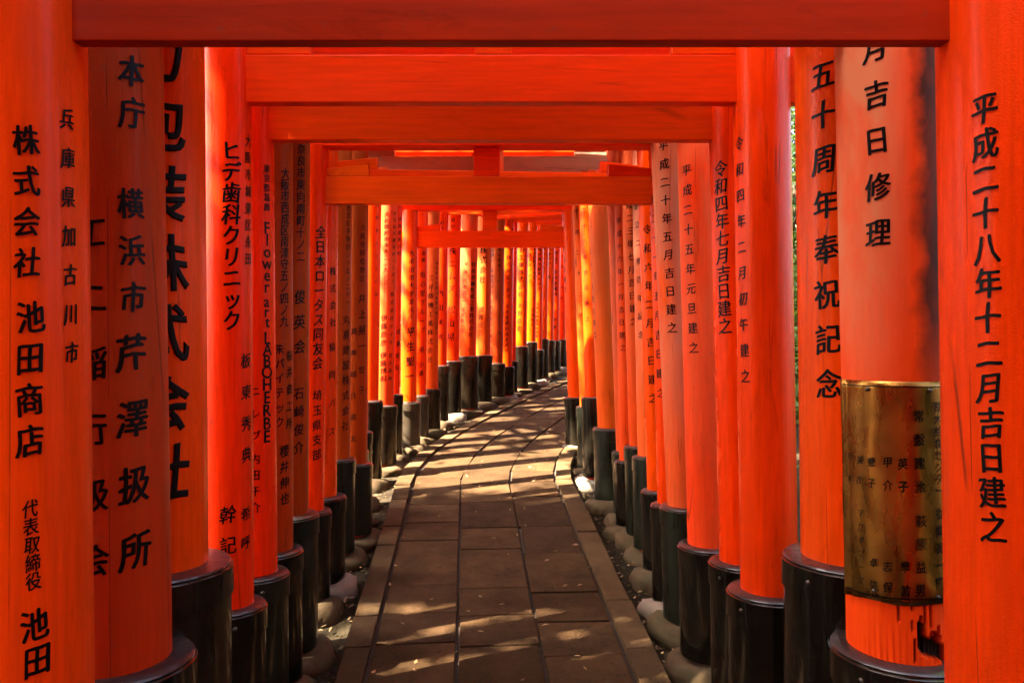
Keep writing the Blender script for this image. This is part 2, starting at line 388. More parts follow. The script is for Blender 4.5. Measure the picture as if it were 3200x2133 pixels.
for side in (-1, 1):
    s = .4 + (.2 if side > 0 else 0)
    while s < SMAX:
        L = random.choice([.3, .42, .55]) * random.uniform(.9, 1.1)
        a, b = (-.655, -.537) if side < 0 else (.538, .665)
        slab('kerb_stone', s, s + L, a, b, .012 + random.uniform(-.004, .006), random.uniform(-.01, .01), .004); s += L

# ------------------------------------------------------------------ torii gates
GROUP = 'vermilion torii gates standing over the path'
def round_stone(cx_, cy_, z, rad, gate, po, white, seed):
    rr = random.Random(seed); seg = 28; prof = []
    H = .085
    V = []; F = []
    rings = [(1.0, -.06), (1.04, -.01), (1.02, .03), (.93, .058), (.78, .072), (.55, .078), (.2, .08)]
    ph = rr.random() * 6
    for i, (q, h) in enumerate(rings):
        for k in range(seg):
            a = 2 * math.pi * k / seg; w = 1 + .05 * math.sin(2 * a + ph) + .03 * math.sin(5 * a + ph * 2)
            lump = 1 + .045 * math.sin(3 * a + i * 1.7 + ph) + .03 * math.sin(7 * a - i * 2.3 + ph) + rr.uniform(-.012, .012)
            V.append((cx_ + rad * q * w * lump * math.cos(a), cy_ + rad * q * w * lump * math.sin(a), z + h * (.85 + .25 * math.sin(a + ph)) - .072))
    for i in range(len(rings) - 1):
        for k in range(seg):
            k2 = (k + 1) % seg; F.append((i * seg + k, i * seg + k2, (i + 1) * seg + k2, (i + 1) * seg + k))
    F.append(tuple(range((len(rings) - 1) * seg, len(rings) * seg)))
    return mk('foundation_stone', V, F, M['stone_white' if white else 'stone'], gate, (cx_, cy_, z), po, smooth=True)
def make_pillar(gate, po, X, Y, lean, r, ztop, tone, zs, gap, sl_tone, white, seed, near):
    p = Pillar(); p.x, p.y, p.r, p.lx, p.ly = X, Y, r, lean, 0.0; p.zb = GZ(Y)
    seg = 64 if near else 40
    # pillar
    zz = [p.zb - .02] + list(np.linspace(zs - .03, ztop, 12))
    if tone == 'rotten':
        p.ob = rotten_pillar(p, zs, ztop, gate, po)
    else:
        p.ob = lathe('pillar', [(r, z) for z in zz], X, Y, M[tone], gate, (X, Y, p.zb), po, seg, (lean, 0), p.zb, wob=.006)
    # sleeve round its foot
    rs = r + gap; cxs = X + lean * (zs - p.zb) * .5
    mat = M[sl_tone]
    H = zs - p.zb; band = min(.085, H * .2)
    sv = lathe('sleeve', [(rs, p.zb - .003), (rs, zs - .004), (rs - .004, zs), (r + .0015 , zs + .004)], cxs, Y, mat, gate, (cxs, Y, p.zb), po, seg, (lean * .5, 0), (zs + p.zb) / 2)
    sv.data.materials.append(M['sl_top'])
    for pl in sv.data.polygons:
        if all(sv.data.vertices[i].co.z > H - .006 for i in pl.vertices): pl.material_index = 1
    bd = lathe('band', [(rs + .0005, zs - band), (rs + .0055, zs - band + .001), (rs + .0055, zs - .012), (rs + .0005, zs - .0085)], cxs, Y, mat, sv, (cxs, Y, zs - band), (cxs, Y, p.zb), seg, (lean * .5, 0), (zs + p.zb) / 2)
    if near:
        for a in (R(-58), R(28)):
            x, y = cxs + (rs + .005) * math.sin(a), Y - (rs + .005) * math.cos(a); z = zs - band * .5
            prof = [(.0075, 0), (.0065, .003), (.0035, .0052), (.0004, .006)]
            V = []; F = []; n = Vector((math.sin(a), -math.cos(a), 0)); t = Vector((math.cos(a), math.sin(a), 0)); sg = 10
            for (q, h) in prof:
                for k in range(sg):
                    b = 2 * math.pi * k / sg; v = Vector((x, y, z)) + n * h + t * q * math.cos(b) + Vector((0, 0, q * math.sin(b))); V.append(v[:])
            for i in range(3):
                for k in range(sg):
                    k2 = (k + 1) % sg; F.append((i * sg + k, i * sg + k2, (i + 1) * sg + k2, (i + 1) * sg + k))
            mk('rivet', V, F, M['sl_grey'], sv, (x, y, z), (cxs, Y, p.zb), smooth=True)
    round_stone(cxs, Y, p.zb + .0, rs + random.uniform(.045, .075), gate, po, white, seed)
    return p
def rotten_pillar(p, zs, ztop, gate, po):
    """the old repaired pillar: stained up one side, its foot cracked and rotted open"""
    seg = 160; zl = list(np.linspace(p.zb - .02, zs - .03, 4)) + list(np.arange(zs - .01, zs + .26, .006)) + list(np.linspace(zs + .3, ztop, 16))
    V = []; rr = random.Random(5)
    prof = [(-.13, .03, .03), (-.12, .035, .118), (-.05, .03, .112), (-.02, .028, .085), (.03, .025, .062), (.10, .022, .072), (.17, .015, .066), (.22, .015, .086), (.27, .012, .094), (.32, .012, .080), (.36, .010, .055), (.42, .004, .050), (.48, -.01, .058), (.55, -.01, .05), (.58, .0, .0)]
    def hole(a, h):   # ragged rotted cavity: a angle round the pillar, h height above the sleeve
        lo = np.interp(a, [q[0] for q in prof], [q[1] for q in prof], left=9, right=9); hi = np.interp(a, [q[0] for q in prof], [q[2] for q in prof], left=-9, right=-9)
        j = .010 * math.sin(a * 71) + .006 * math.sin(a * 173 + 1); return 1 if lo - j * .4 < h < hi + j else 0
    def crack(a, h):
        for a0, h0, h1, w in ((-.22, .0, .22, .010), (-.12, .05, .2, .007), (.02, .03, .17, .012), (.14, .06, .21, .008), (.5, .02, .19, .012), (-.45, .1, .2, .014)):
            if h0 < h < h1 and abs(a - a0 - .03 * math.sin(h * 40)) < w: return 1
        return 0
    for z in zl:
        for k in range(seg):
            a = 2 * math.pi * k / seg - math.pi; h = z - zs
            r = p.r * (1 + .006 * math.sin(2 * a + z))
            if 0 < h < .25:
                r -= .026 * hole(a, h) + .007 * crack(a, h) + .0015 * math.sin(a * 55) * max(0, 1 - h / .2)
            V.append((p.x + p.lx * (z - p.zb) + r * math.sin(a), p.y - r * math.cos(a), z))
    F = []
    for i in range(len(zl) - 1):
        for k in range(seg):
            k2 = (k + 1) % seg; F.append((i * seg + k, i * seg + k2, (i + 1) * seg + k2, (i + 1) * seg + k))
    m = Mt('stained_rotting_vermilion_wood'); 
    tc = m.n('ShaderNodeTexCoord'); sx = m.n('ShaderNodeSeparateXYZ'); m.l(tc.outputs['Object'], sx.inputs[0])
    v = m.coord((1, 1, .1), jitter=False); v3 = m.coord(jitter=False)
    grain = m.noise(v, 60, 5, .6); blot = m.noise(m.coord((1, 1, .4), jitter=False), 7, 5, .6, .4)
    c = m.mix(m.ramp(grain, [(.3, 0), (.7, 1)]), (.70, .045, .003), (.80, .060, .004))
    def mrange(src, a, b, c0=0., c1=1.):
        q = m.n('ShaderNodeMapRange'); q.inputs['From Min'].default_value = a; q.inputs['From Max'].default_value = b
        q.inputs['To Min'].default_value = c0; q.inputs['To Max'].default_value = c1; m.l(src, q.inputs['Value']); return q.outputs[0]
    def mul(a, b, op='MULTIPLY'):
        q = m.n('ShaderNodeMath', operation=op)
        for i, w in enumerate((a, b)):
            if isinstance(w, (int, float)): q.inputs[i].default_value = w
            else: m.l(w, q.inputs[i])
        return q.outputs[0]
    # chalky bleached paint on the left flank, upper part
    fl = mul(mrange(sx.outputs[0], -.045, -.12), mrange(sx.outputs[2], 1.15, 1.75)); fl = mul(fl, m.ramp(blot, [(.35, .15), (.6, 1)]))
    c = m.mix(fl, c, (.60, .185, .085))
    # black water stain down the right flank
    sxn = mul(sx.outputs[0], mul(m.noise(v3, 9, 4), .10), 'ADD')
    st = mul(mrange(sxn, -.002, .040), mrange(sx.outputs[2], 1.18, 1.5)); st = mul(st, m.ramp(blot, [(.2, .7), (.6, 1)]))
    c = m.mix(st, c, (.045, .012, .006))
    ge = m.n('ShaderNodeVertexColor', layer_name='rot'); c = m.mix(ge.outputs[0], c, (.012, .008, .006))
    m.set(Base_Color=c, Roughness=.6, Coat_Weight=0, Specular_IOR_Level=.08, Specular_Tint=(1.0, .4, .2)); m.bump(grain, .3, .002)
    ob = mk('pillar', V, F, m.m, gate, (p.x, p.y, p.zb), po)
    ob.data.shade_smooth()
    ca = ob.data.color_attributes.new('rot', 'FLOAT_COLOR', 'POINT'); i = 0
    for z in zl:
        for k in range(seg):
            a = 2 * math.pi * k / seg - math.pi; h = z - zs; q = 0
            if 0 < h < .25: q = max(hole(a, h), .75 * crack(a, h))
            ca.data[i].color = (q, q, q, 1); i += 1
    bm = bmesh.new(); bm.from_mesh(ob.data)
    for e in bm.edges:
        if len(e.link_faces) == 2 and e.calc_face_angle(0) > R(30): e.smooth = False
    bm.to_mesh(ob.data); bm.free()
    return ob

gcount = 0
def gate(label, YL, YR, Ld, Rd, z0, z1, kgap=.15, t=.05, tL=(), tR=(), btone='beam', XR=None, near=False, relief=(False, False), kd=.13, strutw=.12, inkL='ink', inkR='ink', wedges=True):
    """Ld/Rd: (inner edge px at y, y, inner edge px at y, y, radius, sleeve contact y or height in m, sleeve gap, tone, sleeve tone, white stone)"""
    global gcount; gcount += 1
    P = []
    spec = []
    for D, Y, sg in ((Ld, YL, -1), (Rd, YR, 1)):
        if D is None: spec.append(None); continue
        xa, ya, xb, yb, r = D[:5]
        def ctr(px):   # inner silhouette at px -> axis
            th = math.atan2(px - CX, FPX); return PX(px, Y) + sg * r / math.cos(th)
        Xa, Xb = ctr(xa), ctr(xb); za, zb = PZ(ya, Y), PZ(yb, Y)
        lean = (Xa - Xb) / (za - zb) if abs(za - zb) > .1 else 0
        X0 = Xb + lean * (GZ(Y) - zb); spec.append((X0, Y, lean, r))
    if spec[1] is None:
        X, Y = XR; spec[1] = (X, Y, -.012, Rd_default_r)
        Rd = (0, 0, 0, 0, Rd_default_r, .42, .03, 'fresh', 'sl_black', False)
    o = Vector(((spec[0][0] + spec[1][0]) / 2, (spec[0][1] + spec[1][1]) / 2, 0)); o.z = GZ(o.y)
    g = bpy.data.objects.new('torii_gate', None); COL.objects.link(g); g.location = o; g.empty_display_size = .2
    tag(g, label, 'torii gate', GROUP)
    kz = z1 + kgap
    for (X, Y, lean, r), D, side in ((spec[0], Ld, 0), (spec[1], Rd, 1)):
        sc_ = D[5]
        zs = PZ(sc_, Y - r) if sc_ > 5 else GZ(Y) + sc_
        p = make_pillar(g, o, X, Y, lean, r, kz + .003, D[7], zs, D[6], D[8], D[9], gcount * 2 + side, near)
        txt = (tL, tR)[side]
        if txt: inscribe(p, txt, p.ob, (p.x, p.y, p.zb), (inkL, inkR)[side], relief=relief[side])
        P.append(p)
    zm = (z0 + z1) / 2
    A = pil_centre(P[0], zm); B = pil_centre(P[1], zm)
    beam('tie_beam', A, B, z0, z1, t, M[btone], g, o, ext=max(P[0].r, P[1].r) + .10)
    A2 = pil_centre(P[0], kz); B2 = pil_centre(P[1], kz)
    beam('lintel', A2, B2, kz, kz + .075, kd * .8, M[btone], g, o, ext=.26)
    beam('top_beam', A2, B2, kz + .077, kz + .165, kd, M[btone], g, o, ext=.34)
    beam('cap_board', A2, B2, kz + .167, kz + .185, kd + .03, M['sl_black'], g, o, ext=.37, bevw=.003)
    d = (Vector(B) - Vector(A)).normalized(); mid = (Vector(A) + Vector(B)) / 2
    beam('strut', mid - d * strutw / 2, mid + d * strutw / 2, z1 + .002, kz - .002, t * .9, M[btone], g, o)
    if wedges:
        for p, sg in ((P[0], 1), (P[1], -1)):
            c = Vector(pil_centre(p, z1)); n = Vector((-d.y, d.x)); a = c + d * sg * (p.r - .004); b = c + d * sg * (p.r + .205)
            V = []
            for q, h in ((a, 0), (b, 0)):
                pass
            zz = [(a, z1 + .002, z1 + .040), (b, z1 + .002, z1 + .062)]
            w = t * .42; p8 = []
            for lvl in (0, 1):
                for q, s_ in ((0, -1), (1, -1), (1, 1), (0, 1)):
                    pt = zz[q][0] + n * s_ * w; p8.append((pt.x, pt.y, zz[q][1 + lvl]))
            if sg < 0: p8 = [p8[i] for i in (1, 0, 3, 2, 5, 4, 7, 6)]
            V, F = hexa(p8); wo_ = mk('wedge', V, F, M[btone], g, (a.x, a.y, z1), o); bev(wo_, .003, 1)
    return g, P
Rd_default_r = .075
BK, BR, GN, GY = 'sl_black', 'sl_brown', 'sl_green', 'sl_grey'

# --- gate 1: frames the picture
g1, P1 = gate('nearest vermilion gate, its shade-darkened red tie beam crossing the very top of the view', 1.43, 1.43,
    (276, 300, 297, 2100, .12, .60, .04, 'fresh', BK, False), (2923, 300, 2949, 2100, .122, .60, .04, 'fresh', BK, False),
    2.207, 2.35, t=.034, near=True, btone='beam_shaded',
    tL=[('株式会社', 82, 87, 437, 819, 84), ('池田商店', 92, 96, 989, 1375, 90), ('代表取締役', 98, 103, 1587, 1813, 50), ('池田', 110, 114, 1950, 2059, 90), ('兵庫県加古川市', 209, 221, 372, 1101, 60)],
    tR=[('平成二十八年十二月吉日建之', 3072, 3098, 340, 1645, 88)])
g2, P2 = gate('second gate from the photographer, a brass plaque wrapped round its stained, rotting right pillar', 1.74, 1.88,
    (512, 300, 541, 2050, .12, 2128, .045, 'aged', BK, False), (2607, 200, 2643, 1900, .12, 2085, .042, 'rotten', BK, False),
    2.38, 2.53, near=True,
    tL=[('日本庁', 408, 410, 90, 352, 88), ('横浜市', 410, 413, 635, 928, 86), ('芹澤扱所', 415, 424, 1100, 1717, 104), ('工二稲行扱会', 284, 292, 725, 1750, 92)],
    tR=[('月吉日修理', 2736, 2744, 150, 727, 78)])
# fix the two middle characters' spacing by separate runs where the photograph spaces them unevenly
g3, P3 = gate('third gate from the photographer, with huge raised black characters on its left pillar', 2.0, 2.14,
    (640, 250, 653, 1750, .12, 1806, .055, 'gloss', BR, False), (2482, 150, 2500, 1700, .125, 1779, .05, 'fresh', BK, False),
    2.50, 2.65, near=True, relief=(True, False),
    tL=[('力包装株式会社', 500, 518, 165, 1481, 158)],
    tR=[('一五十', 2568, 2572, 110, 358, 80), ('周年奉祝記念', 2574, 2588, 498, 1198, 82)])
g4, P4 = gate('fourth gate, its bright tie beam just below the nearest dark one', 2.5, 2.5,
    (786, 300, 795, 1850, .078, 1912, .036, 'gloss', BK, False), (2289, 300, 2312, 1800, .091, 1870, .042, 'gloss', BK, True),
    PZ(319, 2.475), PZ(171, 2.475), near=True, kgap=.16,
    tL=[('ヒデ歯科クリニック', 722, 724, 469, 1000, 58), ('大阪市城東区永田', 775, 776, 440, 808, 34), ('板東秀典', 770, 772, 1126, 1419, 42), ('希呼', 769, 770, 1604, 1693, 38), ('幹記', 711, 713, 1607, 1703, 50)],
    tR=[('令和四年二月初午建之', 2309, 2329, 449, 1175, 38)])
g5, P5 = gate('fifth gate, with Latin letters running down its left pillar and a plain low tie beam', 2.78, 2.78,
    (856, 450, 868, 1750, .075, 1806, .036, 'gloss', GN, False), (2216, 450, 2246, 1700, .080, 1771, .038, 'gloss', BK, False),
    PZ(437, 2.755), PZ(321, 2.755), near=True,
    tL=[('東京都葛飾', 833, 834, 527, 647, 24), ('Flower', 834, 834, 713, 896, 32), ('art', 834, 835, 942, 1005, 30), ('LABO', 836, 836, 1056, 1163, 32), ('HERBE', 836, 836, 1201, 1363, 32), ('ニレブ', 798, 798, 1222, 1360, 28), ('内田千介', 798, 799, 1433, 1585, 30)],
    tR=[('令和四年七月吉日建之', 2251, 2265, 527, 1018, 46)])
g6, P6 = gate('sixth gate, dull dark left pillar with two columns of writing, faded orange right pillar', 3.02, 3.22,
    (915, 460, 917, 1700, .085, 1733, .035, 'aged', BK, False), (2116, 450, 2148, 1690, .088, 1717, .04, 'faded', BK, False),
    2.52, 2.655, btone='beam_old',
    tL=[('大阪市西成区南津守五ノ四ノ九', 891, 889, 541, 1003, 32), ('朱パイテック', 874, 873, 1090, 1318, 30), ('桜井鉄工所', 905, 904, 1110, 1321, 30), ('櫻井伸也', 889, 889, 1408, 1556, 34)],
    tR=[('平成二十五年元旦建之', 2144, 2167, 532, 1086, 32)])
g7, P7 = gate('seventh gate, its right pillar bleached chalky pink near the top', 3.28, 3.55,
    (969, 460, 965, 1600, .085, 1618, .04, 'aged', GN, False), (2034, 450, 2084, 1580, .078, 1590, .036, 'pink', GN, False),
    2.57, 2.705, btone='beam_old',
    tL=[('奈良市東向南町十ノ二', 942, 941, 465, 801, 30), ('俊英会', 938, 937, 927, 1082, 40), ('石崎俊介', 935, 935, 1228, 1397, 34)],
    tR=[('平成二十年五月吉日建之', 2073, 2100, 455, 1023, 30)])
g8, P8 = gate('eighth gate, the nearer of two whose centre strut and wedges show in full', 3.73, 3.73,
    (1027, 500, 1013, 1580, .075, 1603, .035, 'gloss', BK, False), (2026, 450, 2054, 1560, .055, 1580, .034, 'gloss', BK, True),
    PZ(636, 3.705), PZ(551, 3.705), kgap=.143, strutw=.128,
    tL=[('全日本ロータス同友会', 1002, 994, 725, 1134, 36), ('埼玉県支部', 993, 991, 1235, 1419, 30)],
    tR=[('平成二十一年五月吉日建之', 2044, 2064, 560, 1227, 27)])
g9, P9 = gate('ninth gate, slim glossy pillars directly behind the nearer fully shown strut', 3.97, 4.08,
    (1057, 500, 1053, 1550, .07, 1556, .045, 'gloss', BK, True), (1989, 450, 2022, 1530, .055, 1536, .033, 'gloss', BK, False),
    2.415, 2.545,
    tL=[('株式会社', 1041, 1041, 847, 1006, 24), ('協同バス', 1039, 1038, 1083, 1347, 24)],
    tR=[('令和六年二月吉日建之', 2022, 2040, 717, 1243, 27)])
g10, P10 = gate('tenth gate, dull aged left pillar with faint ink, pink right pillar in green sleeve', 4.36, 4.42,
    (1101, 500, 1094, 1430, .07, 1437, .03, 'aged', GN, False), (1974, 500, 1992, 1420, .07, 1429, .03, 'pink', GN, False),
    2.455, 2.585, kgap=.20, btone='beam_old', inkL='ink_faint',
    tL=[('住吉区平野四ノ十五ノ二十一', 1090, 1087, 648, 944, 17), ('丸喜建設株式会社', 1083, 1080, 998, 1329, 26)],
    tR=[('創立二参百年記念', 1990, 2003, 644, 1045, 20)])
g11, P11 = gate('eleventh gate, broad dull left pillar beside the glossier red ones of the bend', 4.66, 4.64,
    (1151, 500, 1148, 1440, .075, 1452, .03, 'aged', GN, False), (1940, 500, 1965, 1390, .06, 1396, .03, 'faded', GN, False),
    2.50, 2.63, kgap=.205, btone='beam_old', inkL='ink_faint',
    tL=[('大阪市阿倍野区', 1135, 1132, 710, 870, 18), ('井上晃一', 1132, 1132, 932, 1080, 26), ('智子', 1131, 1131, 1155, 1217, 22), ('直美雄介高友', 1106, 1104, 1034, 1370, 18)],
    tR=[('平成二三年七月吉日建之', 1965, 1979, 600, 1004, 22)])
g12, P12 = gate('twelfth gate, thin faded right pillar between two pink ones, left pillar hidden', 4.85, 4.80,
    (1124, 500, 1124, 1400, .05, .42, .03, 'fresh', BK, False), (1918, 500, 1935, 1440, .052, 1441, .028, 'faded', BK, False),
    2.53, 2.66, kgap=.25, btone='beam_old', tR=[('平成十六年一月吉日建之', 1933, 1946, 690, 1086, 18)])
g13, P13 = gate('thirteenth gate, whose bleached bare tie beam shows pale behind the nearer centre strut', 4.99, 4.98,
    (1137, 500, 1136, 1400, .05, .42, .03, 'faded', BK, False), (1891, 450, 1925, 1400, .05, 1412, .028, 'pink', GN, False),
    2.70, 2.855, btone='beam_pale', kgap=.12)
g14, P14 = gate('fourteenth gate, broad pink right pillar in a tall collared green-black sleeve', 5.3, 5.3,
    (1152, 600, 1150, 1340, .06, 1350, .03, 'fresh', BK, False), (1830, 450, 1866, 1300, .088, 1340, .035, 'faded', GN, False),
    2.66, 2.80, tR=[('平成二十五年五月吉日建之', 1833, 1858, 640, 1045, 17)])
g15, P15 = gate('fifteenth gate, slim and red, beside the start of the bend in the kerb', 5.82, 5.88,
    (1192, 650, 1183, 1240, .075, 1253, .034, 'gloss', BK, False), (1807, 500, 1827, 1200, .055, 1242, .03, 'fresh', BK, True),
    2.75, 2.885, tL=[('西宮市三三二〇四', 1179, 1176, 640, 920, 10)], tR=[('五月二十八年吉日建之', 1822, 1835, 560, 996, 14)])
g16, P16 = gate('sixteenth gate, faded left pillar with many small characters at the start of the bend', 6.25, 6.09,
    (1244, 650, 1231, 1240, .085, 1268, .03, 'faded', BR, False), (1783, 500, 1811, 1260, .045, 1270, .03, 'faded', GN, False),
    2.80, 2.935,
    tL=[('夫社郷府市本多二ノ九ノ三', 1209, 1205, 669, 881, 14), ('伊藤辰彦', 1200, 1199, 993, 1070, 18), ('伊藤博和', 1198, 1197, 1110, 1182, 18), ('本社稲市開発町一二五三', 1233, 1229, 666, 878, 11), ('株式会社タイキ', 1226, 1222, 919, 1069, 13), ('宮川英仲', 1221, 1218, 1110, 1182, 13)],
    tR=[('平成二十二年', 1800, 1815, 660, 983, 13)])
g17, P17 = gate('seventeenth gate, narrow red left pillar squeezed just before the sunlit grey-sleeved one', 6.55, 6.5,
    (1258, 650, 1249, 1220, .055, 1232, .03, 'fresh', BK, False), (1803, 600, 1818, 1200, .045, .42, .03, 'fresh', BK, False),
    2.86, 2.99, tL=[('高座郡寒川町', 1250, 1247, 684, 791, 11), ('成瀬貴弘', 1245, 1241, 1036, 1148, 15)])
g18, P18 = gate('farther of two gates with strut in full view, left pillar in worn grey sleeve', 6.85, 6.85,
    (1307, 650, 1302, 1240, .072, 1256, .036, 'fresh', GY, False), (1753, 580, 1774, 1230, .065, 1242, .034, 'gloss', BK, True),
    PZ(773, 6.83), PZ(721, 6.83), kgap=.18, strutw=.13,
    tL=[('大牟田市大字倉永', 1287, 1285, 791, 967, 17), ('平生聖一', 1284, 1281, 1036, 1174, 26)],
    tR=[('令和六年元旦建之', 1757, 1766, 687, 904, 15)])
# --- gates round the bend: (right edge px, y of sleeve contact, depth, radius, sleeve tone, paint, texts, label)
far = [
 (1333, 1235, 7.22, .070, GY, 'gloss', [('京都', 1324, 1323, 791, 812, 11), ('恒心堂グループ', 1321, 1319, 858, 1031, 17), ('張', 1317, 1317, 1092, 1092, 17), ('小満', 1316, 1315, 1138, 1166, 16)], 'first gate of the bend, narrow red left pillar right after the worn grey sleeve'),
 (1370, 1216, 7.50, .074, BR, 'faded', [('三井精機工業株式会社', 1347, 1343, 868, 1123, 16), ('埼玉県比企郡川島町八幡六ノ十三', 1365, 1364, 822, 1039, 9)], 'faded gate of the bend, second after the worn grey sleeve, tall thin writing'),
 (1397, 1142, 7.93, .072, BR, 'gloss', [('二町十', 1382, 1382, 679, 712, 11), ('内田末男', 1377, 1375, 916, 1052, 17)], 'red gate of the bend, third after the worn grey sleeve, brown-black sleeve'),
 (1436, 1128, 8.28, .082, BK, 'gloss', [('府中', 1415, 1415, 687, 707, 12), ('株エムズ', 1413, 1411, 784, 901, 22), ('松山晃', 1410, 1408, 967, 1052, 23)], 'red gate of the bend with bold black characters, just before the two thickest pillars'),
 (1489, 1113, 8.62, .100, BR, 'faded', [('社長', 1457, 1456, 824, 850, 9), ('光本浩二', 1453, 1450, 876, 934, 15), ('従業員一同', 1446, 1443, 967, 1034, 13), ('特殊車輌整備工業株式会社', 1480, 1471, 827, 1044, 15)], 'thickest faded gate of the bend, two columns of small writing on its left pillar'),
 (1533, 1110, 8.98, .090, BK, 'faded', [('株式会社', 1510, 1507, 781, 873, 20), ('須賀安生', 1503, 1499, 967, 1039, 16)], 'second of the two thick faded gates in the bend, in a wide black sleeve'),
 (1573, 1135, 9.28, .082, BR, 'aged', [('山精化工業株式会社', 1540, 1537, 781, 911, 12), ('代表取締役竹田徳久', 1536, 1533, 942, 1085, 10), ('市小橋寛一ノ六', 1560, 1558, 779, 878, 9)], 'dull gate of the bend directly past the two thickest pillars, small faint writing'),
 (1602, 1145, 9.50, .075, BK, 'gloss', [('株式会社フタバ', 1589, 1587, 804, 927, 13), ('代表取締役森本晃平', 1585, 1582, 957, 1095, 11)], 'glossy gate of the bend in a short black sleeve, past the dull one'),
 (1613, 1128, 9.74, .060, BK, 'gloss', [], 'slimmest gate of the bend, a blank sliver of a pillar in a narrow black sleeve'),
 (1647, 1082, 10.05, .078, BK, 'gloss', [('野工業株式会社', 1630, 1626, 781, 919, 15), ('大野稔史', 1625, 1622, 955, 1026, 15)], 'gate of the bend with the tallest, blackest glossy sleeve and bold small characters'),
 (1675, 1068, 10.35, .072, BK, 'gloss', [('株式会社ブロ', 1657, 1656, 779, 860, 9), ('渋谷自動車工業所', 1670, 1668, 779, 865, 8), ('渋谷弘子', 1664, 1662, 967, 1013, 9)], 'gate of the bend straight behind the tallest glossy black sleeve'),
 (1695, 1092, 10.62, .062, BK, 'gloss', [('薬井鋼商事株式会社', 1686, 1683, 779, 901, 10), ('代表取締役薬井邦英', 1680, 1677, 950, 1050, 8)], 'gate of the bend with the lowest-set narrow black sleeve'),
 (1711, 1059, 10.95, .062, BR, 'gloss', [('市北浜中央区', 1700, 1698, 779, 850, 8)], 'gate of the bend in a brown sleeve, first after the lowest-set black sleeve'),
 (1731, 1063, 11.25, .068, BR, 'fresh', [('市秋谷四二三五', 1719, 1717, 779, 865, 9)], 'orange gate of the bend in a brown sleeve, second after the lowest-set black sleeve'),
 (1748, 1065, 11.60, .066, BR, 'gloss', [('横八尾市', 1739, 1738, 789, 820, 9), ('笠井産業株', 1738, 1736, 850, 919, 10), ('笠井実', 1735, 1734, 975, 1021, 10)], 'gate of the bend third after the lowest-set black sleeve, three groups of tiny characters'),
 (1768, 1061, 12.0, .070, BR, 'gloss', [('高田工務店', 1757, 1754, 800, 930, 8)], 'last gate of the bend fully seen before the near right pillars hide the rest'),
 (1786, 1058, 12.45, .070, BR, 'gloss', [], 'gate past the bend, a sliver showing beside the near right row of pillars'),
 (1806, 1052, 12.95, .070, BK, 'gloss', [], 'farthest gate but one, beyond the bend and behind the near right row'),
 (1828, 1047, 13.5, .070, BK, 'gloss', [], 'farthest gate of all, beyond the bend and behind the near right row'),
]
for i, (ex, cyy, Y, r, slt, tone, txt, lab) in enumerate(far):
    X = PX(ex, Y) - r
    k = int(np.argmin(np.hypot(LINE[:, 0] - X, LINE[:, 1] - Y))); x_, y_, tx, ty = at_s(SEG[k])
    turn = min(1.0, i / 4)            # the gates swing round with the path
    nx, ny = ty, -tx; nx, ny = nx * turn + (1 - turn), ny * turn; L = math.hypot(nx, ny); nx /= L; ny /= L
    wd = 1.60 + 2 * r * .6
    Rd_default_r = r
    zb = GZ(Y) + 2.15 + .02 * math.sin(i * 2.3)
    gate(lab, Y, Y, (ex + 4, 750, ex - 1, cyy, r, cyy, .027, tone, slt, i % 4 == 3), None, zb, zb + .14, kgap=.16, tL=txt, XR=(X + nx * wd, Y + ny * wd), btone='beam' if i % 3 else 'beam_old')
# --- gates behind the photographer
names = ['standing over the photographer', 'just behind the photographer'] + [w + ' behind the photographer' for w in ('third torii gate', 'fourth torii gate', 'fifth torii gate', 'sixth torii gate', 'seventh torii gate', 'eighth torii gate', 'ninth torii gate', 'tenth torii gate')]
for i, nm in enumerate(names):
    Y = .98 - .40 * i; ax = .13 - .059 * Y
    o = Vector((ax, Y, GZ(Y))); g = bpy.data.objects.new('torii_gate', None); COL.objects.link(g); g.location = o
    tag(g, nm if i > 1 else 'torii gate ' + nm, 'torii gate', GROUP)
    z0 = max(GZ(Y) + 2.12, HC + .46 * Y + .05); kz = z0 + .27
    for sg in (-1, 1):
        make_pillar(g, o, ax + sg * .93, Y, -.012 * sg, .1, kz, 'fresh', GZ(Y) + .5, .035, BK, False, 900 + i, False)
    A, B = (ax - .93, Y), (ax + .93, Y)
    beam('tie_beam', A, B, z0, z0 + .14, .05, M['beam'], g, o, ext=.2)
    beam('lintel', A, B, kz, kz + .075, .10, M['beam'], g, o, ext=.26); beam('top_beam', A, B, kz + .077, kz + .165, .13, M['beam'], g, o, ext=.34)
    beam('cap_board', A, B, kz + .167, kz + .185, .16, M['sl_black'], g, o, ext=.37, bevw=.003)
    beam('strut', (ax - .06, Y), (ax + .06, Y), z0 + .142, kz - .002, .045, M['beam'], g, o)

# --- brass plaque on the right pillar of the second gate
p = P2[1]; rp = p.r + .0045
Yf = p.y - p.r
zt, zbm = PZ(1192, Yf), PZ(1893, Yf)
NA, NZ = 72, 30; V = []; F = []
a0, a1 = R(-88), R(72)
for j in range(NZ + 1):
    for i in range(NA + 1):
        a = a0 + (a1 - a0) * i / NA; t = j / NZ; z = zt + (zbm - zt) * t
        z += .003 * math.sin(a * 5) * (t > .9) + .006 * math.sin(a * 1.5 + 1) * t
        dent = .0012 * math.sin(a * 7 + z * 9) * math.sin(z * 17) + .008 * max(0, 1 - abs(a - a0) / .12) + .010 * math.exp(-((a - R(25)) / .3) ** 2 - ((t - .95) / .08) ** 2)
        r_ = rp + .002 + dent; cx_, cy_ = pil_centre(p, z)
        V.append((cx_ + r_ * math.sin(a), cy_ - r_ * math.cos(a), z))
for j in range(NZ):
    for i in range(NA):
        k = j * (NA + 1) + i; F.append((k, k + NA + 1, k + NA + 2, k + 1))
po2 = Vector(g2.location)
